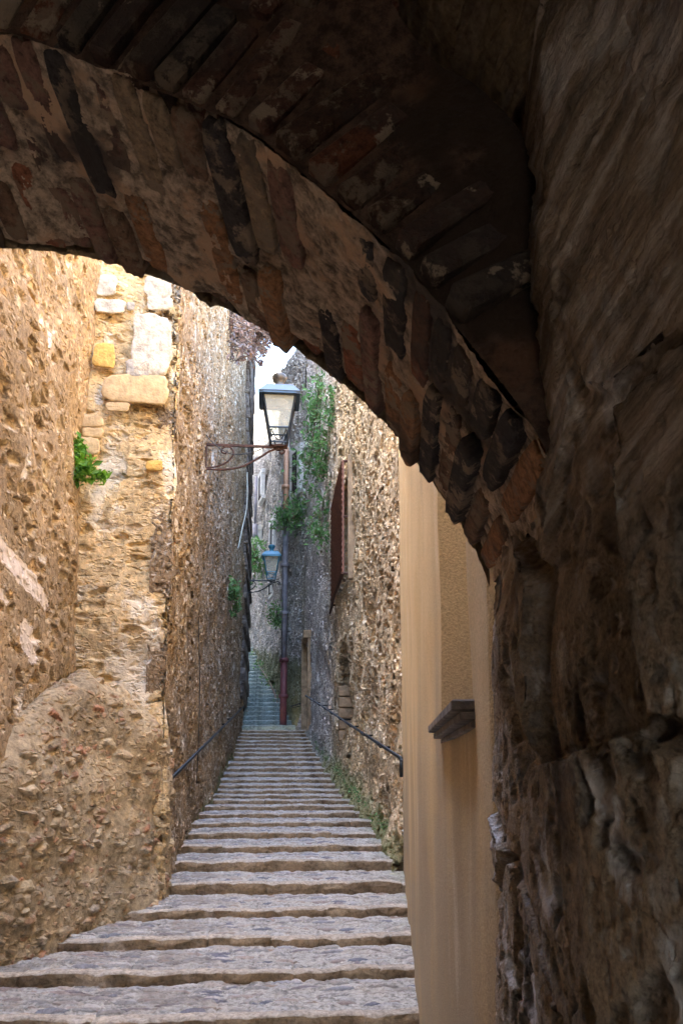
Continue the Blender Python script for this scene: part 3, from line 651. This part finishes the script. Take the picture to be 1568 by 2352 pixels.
# bricks of the soffit
def bilin(A, B, u, t):
    i = np.clip(u, 0, len(A)-1.001); k = int(i); s = i-k
    a = A[k]*(1-s)+A[k+1]*s; b = B[k]*(1-s)+B[k+1]*s; return a*(1-t)+b*t
bk = MB(); arcl = np.r_[0, np.cumsum(np.linalg.norm(np.diff(FA2, axis=0), axis=1))]
pos = .02; rnd = random.Random(5)
while pos < arcl[-1]*.78:
    wd = rnd.uniform(.028, .044); gap = rnd.uniform(.005, .013)
    u0 = np.interp(pos, arcl, np.arange(n)); u1 = np.interp(pos+wd, arcl, np.arange(n))
    pos += wd+gap
    segs = rnd.choice([[(.02, .46), (.52, 1.0)], [(.0, .62), (.67, 1.0)], [(.03, .30), (.35, 1.0)], [(.0, .5), (.56, 1.0)]])
    for (t0, t1) in segs:
        if t1 > .97: t1 += rnd.uniform(-.03, .045)
        if rnd.random() < .04 and t1 < .97: continue
        sk = rnd.uniform(-1.2, 1.2)
        q = [bilin(NA2, FA2, u0, t0), bilin(NA2, FA2, u1+sk*.3, t0), bilin(NA2, FA2, u1+sk, t1), bilin(NA2, FA2, u0+sk*.7, t1)]
        k = int(min(u0, n-2)); N_ = -Nout[k]; pr = rnd.uniform(.002, .0095)+(rnd.uniform(-.010, .014) if t1 > .97 else 0)
        # superellipse brick outline with worn corners
        out = []; m_ = 20
        for a_ in range(m_):
            th = 2*math.pi*a_/m_; cx, cz = math.cos(th), math.sin(th); kk = 1/(abs(cx)**9+abs(cz)**9)**(1/9.)*rnd.uniform(.90, 1.0)
            s_, t_ = .5+.5*cx*kk, .5+.5*cz*kk
            p = (q[0]*(1-s_)+q[1]*s_)*(1-t_)+(q[3]*(1-s_)+q[2]*s_)*t_; out.append(p)
        cc = sum(out)/m_; Vv = [p-N_*.05 for p in out]+[p+N_*(pr-.004) for p in out]+[cc+(p-cc)*.94+N_*pr for p in out]+[cc+(p-cc)*.5+N_*(pr+.001+rnd.uniform(-.001, .002)) for p in out]+[cc+N_*(pr+.001)]
        Fc = [(r*m_+i, r*m_+(i+1) % m_, (r+1)*m_+(i+1) % m_, (r+1)*m_+i) for r in range(3) for i in range(m_)]+[(3*m_+i, 3*m_+(i+1) % m_, 4*m_) for i in range(m_)]
        frac = pos/arcl[-1]
        if frac < .30 and t0 < .5: wts = [1, 1, 1, 9, 1, 4]
        elif frac < .35: wts = [1.5, 2, 4, 2, 2.5, 3]
        else: wts = [5, 4, 2, 1, 3, 2]
        bk.add([local(np.array(p)) for p in Vv], Fc, rnd.choices(range(6), wts)[0])
bk.build('brick_ring', M['bricks'], arch, True)

# spandrel: dark face towards the tunnel, between the near arris and the vault line
upp = [(1292, 1095), (1285, 1000), (1268, 850), (1252, 700), (1243, 520), (1232, 420), (1200, 330), (1140, 235), (1075, 165), (1000, 118), (930, 45), (860, -60), (760, -180)]
uy = [.72, .725, .73, .74, .745, .75, .76, .77, .78, .79, .80, .82, .85]
UA = res([at(x, y, Y) for (x, y), Y in zip(upp, uy)]+[(NA[-1, 0]+.35, .93, 3.12), (NA[-1, 0], .97, 3.18)], 500)
UA2 = mirror(UA, NA[-1, 0])
ns = 170; ts = np.linspace(0, 1, ns); V = NA2[:, None]*(1-ts)[None, :, None]+UA2[:, None]*ts[None, :, None]
V[..., 1] += SNoise(3, 14, 3, 43)(V)*.007
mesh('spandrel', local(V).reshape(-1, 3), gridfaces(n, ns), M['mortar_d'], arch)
sb = MB(); ps = .01; arn = np.r_[0, np.cumsum(np.linalg.norm(np.diff(NA2, axis=0), axis=1))]
while ps < arn[-1]*.8:
    wd = rnd.uniform(.030, .048); ku = np.interp(ps+wd/2, arn, np.arange(n)); k = int(ku); p0 = NA2[k]; p1 = UA2[k]
    tg = NA2[min(k+3, n-1)]-NA2[max(k-3, 0)]; tg /= np.linalg.norm(tg); rd = np.array([tg[2], 0, -tg[0]])
    if rd[2] < 0: rd = -rd
    L0 = .004
    Lmax = np.linalg.norm(p1-p0)
    for ring in range(6):
        ln = rnd.uniform(.12, .2) if ring else rnd.uniform(.10, .2)
        if L0+ln > Lmax*1.02: break
        c = p0+rd*(L0+ln/2); c[1] += rnd.uniform(-.008, .0)
        tr = c-p0
        # follow the skewed face depth
        fr_ = min(1, (L0+ln/2)/max(Lmax, .01)); c[1] = p0[1]*(1-fr_)+p1[1]*fr_+.021-rnd.uniform(.002, .014)
        if rnd.random() < .97: sb.box(local(c), (wd/2, .03, ln/2), np.stack([tg, (0, 1, 0), rd], 1), rnd.choice([0, 1, 5, 3, 5, 1]), .25)
        L0 += ln+.02
    ps += wd+rnd.uniform(.008, .02)
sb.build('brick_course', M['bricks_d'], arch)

# ------------------------------------------------------------------ tunnel: right wall, vault, far parts
tw = empty('vaulted_passage', (0, 0, 0)); tag(tw, 'dark rough rubble passage wall and vault at the right edge, flecked with white lime', 'passage')
RW = [(.72, -8.4), (.72, .20), (.26, .33), (.275, .45), (.249, .72-.06), (.266, .76), (.303, 1.0), (.338, 1.235), (.36, 1.262), (.6, 1.30)]
RD = np.r_[0, np.cumsum(np.linalg.norm(np.diff(np.array(RW), axis=0), axis=1))]
u_ = np.unique(np.r_[np.linspace(0, RD[1], 30), np.linspace(RD[1], RD[2], 30), np.linspace(RD[2], RD[-2], 420), np.linspace(RD[-2], RD[-1], 40)])
tn = SNoise(3, 20, 2.2, 51); tn2 = SNoise(3, 20, 5, 52)
bs = np.random.default_rng(77); BP = np.stack([bs.uniform(RD[2]-.3, RD[-1]+.2, 60), bs.uniform(0, 2.8, 60)], 1); BH = bs.uniform(-1, 1, 60)
def blocks(u, Z):
    q = SNoise(3, 12, 1.6, 58)(np.stack([u, 0*u, Z], -1)); uu = (u+q*.03).ravel(); zz = (Z+SNoise(3, 12, 1.6, 59)(np.stack([u, 0*u, Z], -1))*.03).ravel()
    f1 = np.full(uu.shape, 9.); f2 = f1.copy(); h = f1*0
    for (a, b), hh in zip(BP, BH):
        d = np.hypot((uu-a)*1.1, (zz-b)*1.5); n_ = d < f1; f2 = np.where(n_, f1, np.minimum(f2, d)); h = np.where(n_, hh, h); f1 = np.where(n_, d, f1)
    e = np.clip((f2-f1)/.03, 0, 1); e = e*e*(3-2*e); return ((e-1)*.026+h*.014*e).reshape(u.shape)
def tdisp(u, Y, Z):
    q = np.stack([u*1.0, 0*Y, Z*.8], -1); d = .006*tn(q)+.004*tn2(q)+blocks(u, Z)*np.clip((2.1-Z)/.15, .15, 1)*(Y > .3)
    low = np.clip((2.05-Z)/2.0, 0, 1)
    return d-.02*low*(Y > .3)
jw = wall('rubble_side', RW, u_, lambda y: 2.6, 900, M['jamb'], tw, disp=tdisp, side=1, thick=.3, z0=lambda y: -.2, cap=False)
# trim: nothing above the vault spring is visible; vault loft from the UA curve toward the camera
sv = np.r_[np.linspace(-.06, .75, 320), np.linspace(.8, 9.3, 40)]
dirv = np.array([-.10, -1.0, .0])
NV = UA2[:, None]+dirv[None, None]*sv[None, :, None]
grow = np.clip(sv, 0, 1)*.10
Tn3 = np.gradient(UA2, axis=0); Tn3 /= np.linalg.norm(Tn3, axis=1)[:, None]; No3 = np.stack([Tn3[:, 2], 0*Tn3[:, 0], -Tn3[:, 0]], 1)
cen3 = np.array([NA[-1, 0], .9, 2.0]); No3 *= np.sign(((UA2-cen3)*No3).sum(1).mean())
NV = NV+No3[:, None]*grow[None, :, None]
NV = NV+No3[:, None]*(SNoise(3, 20, 1.8, 53)(NV)*.014+SNoise(3, 20, 4.5, 54)(NV)*.006)[..., None]
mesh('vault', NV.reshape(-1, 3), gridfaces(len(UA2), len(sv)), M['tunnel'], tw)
lw = MB(); lx = UA2[-1, 0]
lw.box((lx-.25, -3.7, 1.2), (.2, 4.8, 1.7), None, 0, .01)
lw.box((.9, -3.7, 2.6), (.12, 4.7, 1.4), None, 0, .01); lw.box((-.3, -3.7, 3.75), (1.9, 4.8, .3), None, 0, .01)
lw.build('back_masonry', M['jamb'], tw)

# ------------------------------------------------------------------ lanterns
def lantern(loc, paint, scale=1.0, label='', full=True):
    """origin: foot of the lantern (where it sits on the bracket)"""
    t = empty('wall_lantern', loc); t.scale = (scale,)*3
    b = MB()   # hood
    def frus(mb_, z0, w0, z1, w1, m=0):
        V = [(sx*w0, sy*w0, z0) for sx, sy in ((-1, -1), (1, -1), (1, 1), (-1, 1))]+[(sx*w1, sy*w1, z1) for sx, sy in ((-1, -1), (1, -1), (1, 1), (-1, 1))]
        mb_.add(V, [(i, (i+1) % 4, 4+(i+1) % 4, 4+i) for i in range(4)], m)
    frus(b, .575, .235, .60, .245); frus(b, .60, .245, .608, .235); frus(b, .608, .235, .70, .165); frus(b, .70, .165, .715, .155)
    b.add([(-.155, -.155, .715), (.155, -.155, .715), (.155, .155, .715), (-.155, .155, .715)], [(0, 1, 2, 3)])
    # underside rim
    for s in (-1, 1):
        b.bar((s*.215, -.235, .578), (s*.215, .235, .578), .05, .02); b.bar((-.19, s*.215, .5795), (.19, s*.215, .5795), .05, .02, bev=.1)
    b.build('hood', paint, t)
    c = MB(); c.lathe([(.075, .71), (.085, .725), (.06, .76), (.05, .80), (.075, .83), (.09, .875), (.075, .905), (.03, .91), (.0, .92)], (0, 0, 0)); c.build('finial', M['bronze'] if full else paint, t, True)
    fb = MB(); wt, wb, zt_, zb_ = .185, .105, .575, .20
    for sx in (-1, 1):
        for sy in (-1, 1):
            fb.bar((sx*wb*.88, sy*wb*.88, .02), (sx*wt, sy*wt, zt_), .018, .018)
    for z_, w_ in ((.20, .113), (.03, .09)):
        for s in (-1, 1): fb.bar((s*w_, -w_, z_), (s*w_, w_, z_), .018, .016); fb.bar((-w_, s*w_, z_+.001), (w_, s*w_, z_+.001), .018, .016)
    for s in (-1, 1):       # little scrolls of the open cage
        for ax in (0, 1):
            pts = [(-.085, 0, .185), (-.06, 0, .12), (-.03, 0, .07), (0, 0, .05), (.03, 0, .07), (.06, 0, .12), (.085, 0, .185)]
            pts = [((x, s*.095, z_) if ax == 0 else (s*.095, x, z_)) for x, _, z_ in pts]; fb.tube(spline(pts, 24), .007, 6)
    fb.build('frame', M['iron'] if full else paint, t)
    gl = MB()
    for k in range(4):
        a_ = math.pi/2*k; ca, sa = math.cos(a_), math.sin(a_)
        q = [(-.108, -.108, .21), (.108, -.108, .21), (.18, -.18, .572), (-.18, -.18, .572)]
        V = [(x*ca-y*sa, x*sa+y*ca, z_) for x, y, z_ in q]; V2 = [(x*.975, y*.975, z_) for x, y, z_ in V]
        gl.add(V+V2, [(0, 1, 2, 3), (7, 6, 5, 4), (0, 4, 5, 1), (3, 2, 6, 7)])
    gl.build('glass_panes', M['glass'], t)
    rf = MB(); rf.add([(-.18, -.18, .566), (.18, -.18, .566), (.18, .18, .566), (-.18, .18, .566)], [(3, 2, 1, 0)]); rf.lathe([(.02, .50), (.06, .52), (.10, .55), (.105, .562)], (0, 0, 0), 20)
    rf.build('reflector', M['reflector'], t, False)
    return t
L1 = at(640, 1027, 8.9)
l1 = lantern(tuple(L1), M['lampblue'], 1.0); tag(l1, 'large near lantern with blue-black hood and bronze finial, hanging out on a scrolled rusty bracket', 'street lamp', 'lanterns on the left alley wall')
def bracket(t, xw, L, sc_, mat):
    """arm in the lantern frame: from the wall (negative x) to the foot"""
    b = MB(); x0 = xw
    b.bar((x0, 0, .0), (.10, 0, .0), .022, .03)
    b.tube(spline([(x0, 0, -.30), (x0+.18, 0, -.30), (x0+.42, 0, -.25), (x0+.62, 0, -.13), (x0+.76, 0, -.04), (x0+.86, 0, -.02), (x0+.90, 0, -.05), (x0+.87, 0, -.08), (x0+.84, 0, -.06)], 60), .013, 8)
    b.tube(spline([(x0, 0, -.285), (x0+.13, 0, -.26), (x0+.25, 0, -.19), (x0+.31, 0, -.09), (x0+.27, 0, -.025), (x0+.19, 0, -.03), (x0+.17, 0, -.08), (x0+.21, 0, -.10), (x0+.24, 0, -.07)], 60), .011, 8)
    b.bar((x0-.005, 0, -.36), (x0-.005, 0, .05), .04, .012, (1, 0, 0)); b.box((0, 0, .0), (.06, .06, .012)); b.tube([(0, 0, -.04), (0, 0, .03)], .03, 8)
    b.bar((-.1, 0, .012), (.1, 0, .012), .08, .012)
    return b.build('bracket', mat, t)
bracket(l1, -.83-L1[0]+.02, 0, 1, M['rust'])
L2 = at(623, 1334, 22.0)
l2 = lantern(tuple(L2), M['lampteal'], 1.15, full=False); tag(l2, 'small distant teal lantern farther up the alley on the left wall', 'street lamp', 'lanterns on the left alley wall')
bracket(l2, -.81-L2[0]+.02, 0, 1, M['iron'])
# junction box above the bracket
jb = empty('junction_box', tuple(at(461, 962, 8.75))); tag(jb, 'small cream electric box on the wall above the near lantern bracket', 'electric box')
b = MB(); b.box((0, 0, .06), (.05, .06, .09), None, 0, .2); b.build('case', M['boxgrey'], jb)
b = MB(); b.box((.0, 0, -.08), (.045, .055, .05), None, 0, .2); b.build('lower_case', M['zinc'], jb)
for z_ in (.09, .03): b = MB(); b.tube([(-.0, -.064, z_), (0, -.058, z_)], .018, 12); b.build('socket', M['cable'], jb)
def cable(name, pts, r, mat, label, n=60):
    b = MB(); b.tube(spline(pts, n), r, 6); o = b.build(name, mat, None, True); tag(o, label, 'cable'); return o
cable('cable', [at(463, 990, 8.75)+np.array([.02, 0, 0]), at(490, 1018, 8.8), at(530, 1042, 8.85), at(575, 1040, 8.9), at(625, 1020, 8.9)], .006, M['cable'], 'thin black cable sagging from the electric box to the near lantern')
cable('cable', [at(568, 1085, 19.5), at(566, 1160, 19.2)+np.array([.01, 0, 0]), at(556, 1215, 18.6), at(545, 1262, 18), at(535, 1272, 17.5), at(530, 1262, 17)], .014, M['boxgrey'], 'pale loose wire dangling on the brown wall below the near lantern')
cable('cable', [at(457, 1095, 8.86), at(458, 1250, 8.8), at(456, 1400, 8.84), at(459, 1600, 8.8), at(452, 1800, 8.8)], .006, M['cable'], 'dark vertical wire running down the brown wall under the near bracket')

# ------------------------------------------------------------------ drainpipe
dpx = at(650, 1672, 22.7); dp0 = empty('drainpipe', (dpx[0], 22.55, gz(22.6))); tag(dp0, 'tall drainpipe, copper above, grey in the middle and maroon at the foot', 'drainpipe')
def zof(y): return at(650, y, 22.6)[2]-gz(22.6)
for nm, ya, yb, r, mt in (('lower_pipe', 1680, 1515, .125, 'maroon'), ('middle_pipe', 1515, 1190, .105, 'zinc'), ('upper_pipe', 1190, 1030, .10, 'copper')):
    b = MB(); b.tube([(0, 0, zof(ya)), (0, 0, (zof(ya)+zof(yb))/2), (0, 0, zof(yb))], r*.78, 14); b.build(nm, M[mt], dp0, True)
for y_, mt in ((1600, 'maroon'), (1517, 'maroon'), (1410, 'zinc'), (1300, 'zinc'), (1192, 'zinc'), (1120, 'copper')):
    b = MB(); b.lathe([(.1, -.06), (.135, -.05), (.135, .05), (.1, .06)], (0, 0, zof(y_)), 14); b.build('pipe_collar', M[mt], dp0, True)
p2 = empty('drainpipe', tuple(at(593, 1205, 27.6)-np.array([.1, 0, 0]))); tag(p2, 'thin grey drainpipe on the sunlit far wall left of the copper one', 'drainpipe')
b = MB(); b.tube([(0, 0, -.0), (0, 0, 1.8)], .05, 8); b.build('pipe', M['zinc'], p2, True); b = MB(); b.tube([(0, 0, 0), (0, 0, -.4), (-.02, 0, -.5)], .09, 8); b.build('hopper', M['zinc'], p2, True)

# ------------------------------------------------------------------ handrails
def handrail(pts, wallx, label, r=.017, grp='iron handrails on the alley walls'):
    t = empty('handrail', tuple(pts[0])); tag(t, label, 'handrail', grp); o0 = np.array(pts[0])
    P = np.array(pts, float)-o0; b = MB(); b.tube(P, r, 8); b.build('rail', M['iron'], t, True)
    d = np.linalg.norm(P[-2]-P[1]); n_ = max(2, int(d/1.35))
    for i in range(n_+1):
        q = P[1]+(P[-2]-P[1])*(i/n_); Yq = q[1]+o0[1]; wx = wallx(Yq)-o0[0]; s = np.sign(wx-q[0])
        b = MB(); b.tube([q+np.array([0, 0, -.01]), q+np.array([s*.03, 0, -.045]), np.array([wx+s*.08, q[1], q[2]-.045])], .012, 6); b.build('bracket', M['iron'], t, True)
    return t
lx = -.70
y0, y1 = 6.75, 21.6
def rp(X, Y, h): return np.array([X, Y, gz(Y)+h])
a0 = at(394, 1788, 6.75); a1 = at(560, 1622, 19.5)
handrail([a0+np.array([-.02, .0, -.1]), a0, a0+(a1-a0)*.33, a0+(a1-a0)*.66, a1, a1+np.array([0, .05, -.12])], lambda y: -.83, 'black iron handrail climbing the brown wall on the left of the steps')
b0 = at(921, 1742, 6.95); b1 = at(702, 1597, 20.4)
ym = 12.0; bm = at(792, 1657, ym)
handrail([b0+np.array([0, 0, -.16]), b0, bm, b1, b1+np.array([0, .05, -.02])], lambda y: np.interp(y, [7, 13, 20.8], [1.18, 1.13, .93]), 'black iron handrail descending the honey cobble wall on the right')
c0 = at(668, 1622, 22.3); c1 = at(688, 1616, 21.6); handrail([c0, c0+np.array([0.02, -.03, 0]), c1, c1+np.array([.03, -.03, 0])], lambda y: .85, 'short thin rail stub beside the maroon pipe foot', .018)

# ------------------------------------------------------------------ plants
def leafcloud(mb, n, size, posf, nrm=(0, 0, 1), spread=1.0, elong=1.6):
    for _ in range(n):
        p = posf(); s = size*random.uniform(.4, 1.45)
        d = np.random.default_rng(random.randint(0, 1 << 30)).normal(size=3)*spread+np.array(nrm); d /= np.linalg.norm(d)
        a_ = np.cross(d, np.random.default_rng(random.randint(0, 1 << 30)).normal(size=3)); a_ /= np.linalg.norm(a_); b_ = np.cross(d, a_)
        V = [p-a_*s*elong*.5, p-a_*s*.12+b_*s*.34+d*s*.1, p+a_*s*elong*.5-d*s*.12, p-a_*s*.12-b_*s*.34+d*s*.1]
        mb.add(V, [(0, 1, 2), (0, 2, 3)])
def plant(name, label, cat, c, blobs, n, size, stems=6, mat=None, root=None, grp=None, elong=1.6):
    """blobs: (centre offset, radii) list"""
    t = empty(name, tuple(c)); tag(t, label, cat, grp); mb = MB()
    w_ = [np.prod(b[1])**.6 for b in blobs]
    cl = []
    for _ in range(max(6, n//14)):
        b = random.choices(blobs, w_)[0]; v = np.random.default_rng(random.randint(0, 1 << 30)).normal(size=3); v /= np.linalg.norm(v); cl.append((np.array(b[0])+v*np.array(b[1])*random.uniform(.3, 1), .35*min(b[1])+.02))
    def pf():
        q, r_ = random.choice(cl); return q+np.array([random.gauss(0, 1) for _ in range(3)])*r_*.55
    leafcloud(mb, n, size, pf, (0, -.5, .6), 1.0, elong); mb.build('foliage', mat or M['leaf'], t)
    sm = MB(); root = np.array(root if root is not None else (0, 0, 0))
    for _ in range(stems):
        q, _r = random.choice(cl); m_ = (root+q)/2+np.array([0, 0, .15*np.linalg.norm(q-root)]); sm.tube(spline([root, m_, q], 8), max(.002, size*.05), 5)
    sm.build('stem', M['twig'], t, True); return t
GP = 'plants growing out of the walls'
c = at(190, 1070, 6.15)
plant('wall_plant', 'bright green leafy plant sprouting in the corner between the left wall and the golden pier', 'plant', c, [((-.08, .02, .02), (.12, .1, .12)), ((.0, -.03, -.06), (.19, .1, .10)), ((-.08, 0, .16), (.07, .06, .07)), ((.17, -.05, -.07), (.07, .06, .05))], 720, .046, 20, root=(-.13, .12, -.05), grp=GP)
plant('wall_plant', 'feathery green tuft on the brown wall left of the steps, above the handrail', 'plant', at(538, 1372, 14.2), [((0, 0, .15), (.10, .35, .2)), ((0, .2, -.12), (.08, .3, .15)), ((.02, -.2, 0), (.1, .3, .2)), ((-.03, .3, .28), (.07, .3, .12)), ((.0, -.1, -.28), (.06, .3, .1))], 800, .05, 14, mat=M['leafc'], root=(-.2, 0, 0), grp=GP)
def creeper(name, label, pts, n, size, rad, mat=None, grp=GP, cat='creeper', nst=4):
    """hangs along image polyline pts [(x,y,Y)], thickness rad"""
    P = np.array([at(*p) for p in pts]); c_ = P[0]; t = empty(name, tuple(c_)); tag(t, label, cat, grp); mb = MB(); Q = spline(P, 60)-c_
    cl = [Q[random.randint(0, 59)]+np.array([random.gauss(0, rad*.6), random.gauss(0, rad*1.2), random.gauss(0, rad)]) for _ in range(max(8, n//16))]
    def pf():
        q = random.choice(cl); return q+np.array([random.gauss(0, 1), random.gauss(0, 1), random.gauss(0, 1)])*size*1.5
    leafcloud(mb, n, size, pf, (-.7, -.5, .4), .9); mb.build('foliage', mat or M['leafc'], t)
    if not nst: return t
    sm = MB()
    for k in range(nst): sm.tube(Q+np.array([random.uniform(-.3, .3)*rad, random.uniform(-1, 1)*rad, random.uniform(-.3, .3)*rad]), .012, 5)
    sm.build('stem', M['twig'], t, True); return t
creeper('creeper', 'long green creeper trailing down the right wall beside the near lantern', [(742, 878, 17.5), (735, 930, 18), (728, 985, 18.2), (722, 1040, 18.4), (714, 1090, 18.8)], 1300, .085, .27)
creeper('creeper', 'second green creeper hanging from under the arch edge down beside the window grille', [(778, 905, 14.6), (768, 945, 14.8), (760, 985, 15.2), (745, 1040, 15.6), (738, 1095, 16)], 1000, .07, .18)
creeper('creeper', 'small green tufts on the wall just left of the window grille', [(741, 1145, 15.8), (738, 1190, 15.9), (736, 1250, 15.8)], 420, .07, .13)
creeper('creeper', 'green tuft beside the copper drainpipe joint', [(675, 1160, 21.6), (678, 1180, 21.5), (674, 1200, 21.6)], 420, .09, .14)
creeper('creeper', 'dark green tuft growing over the grey drainpipe', [(648, 1180, 22.3), (646, 1195, 22.3)], 260, .08, .14)
creeper('creeper', 'green tuft at the left of the grey drainpipe below the distant lantern', [(637, 1402, 22.6), (636, 1420, 22.7)], 260, .08, .13)
creeper('creeper', 'bluish green vine on the far wall left of the distant lantern', [(586, 1255, 27), (585, 1285, 27), (586, 1320, 27)], 500, .11, .2)
creeper('weed_clump', 'green weeds lining the foot of the far wall next to the steep blue-green stairs', [(640, 1625, 24.1), (622, 1575, 25.4), (604, 1545, 26.8), (580, 1505, 29.2)], 800, .06, .13, cat='weeds')
creeper('weed_clump', 'low moss and weeds where the honey cobble wall meets the steps', [(715, 1700, 19.5), (760, 1750, 13.5), (812, 1818, 9.9), (880, 1890, 7.9)], 700, .018, .03, cat='weeds', nst=0)
# dead hanging vine at the top of the left wall
t = empty('dead_vine', tuple(at(600, 700, 19.5))); o0 = at(600, 700, 19.5); tag(t, 'dry brown leafless vine hanging in strands above the near lantern', 'vine')
mb = MB(); lf = MB()
for i in range(170):
    x = random.uniform(525, 652); ln = np.interp(x, [535, 560, 600, 635, 655], [130, 160, 150, 110, 30])*random.uniform(.5, 1.1); Y = random.uniform(18.8, 20.4); Y = min(Y, .70*F/max(1, 634-x))
    top = at(x, 690, Y)-o0; L = ln/F*Y
    P = [top+np.array([random.gauss(0, .03)*k, random.gauss(0, .03)*k, -L*k/7]) for k in range(8)]
    Q = spline(P, 18); mb.tube(Q, .009, 4)
    for _ in range(int(24*L)+6):
        p = Q[random.randint(1, 17)]; leafcloud(lf, 1, .075, lambda: p+np.array([random.gauss(0, .03) for _ in range(3)]), (-.3, -.6, 0), 1.0)
mb.build('stem', M['twig'], t, True); lf.build('foliage', M['dead'], t)

# ------------------------------------------------------------------ house that closes the view above, and an added unseen sun blocker
def block(name, label, c, h, mat, cat='house'):
    b = MB(); b.box(c, h, None, 0, .01); o = b.build(name, mat); tag(o, label, cat); return o
ub = empty('sunlit_house', (1.5, 34, 6)); tag(ub, 'cream house with drainpipe catching full sun at the top of the alley', 'house')
b = MB(); b.box((-.3, 6, 6), (3.2, 2, 8.5), None, 0, .01); b.build('wall', plain('cream render', (.72, .63, .46), .9, 0, .12, 2, .01), ub)
b = MB(); b.tube([(-1.0, 3.9, -3), (-1.0, 3.9, 14)], .06, 8); b.build('pipe', M['copper'], ub)

sh = MB(); sh.box((-5.2, 33, 2.6), (2.2, 8.3, 3.4), None, 0, .01); sh.box((-11, 33, 11), (3.4, 12, 13), None, 0, .01)  # hidden masses added to keep the sun off the far wall
o = sh.build('sun_blocker', M['far']); tag(o, 'unseen house mass added behind the left alley wall to shade the far wall and stairs', 'house')
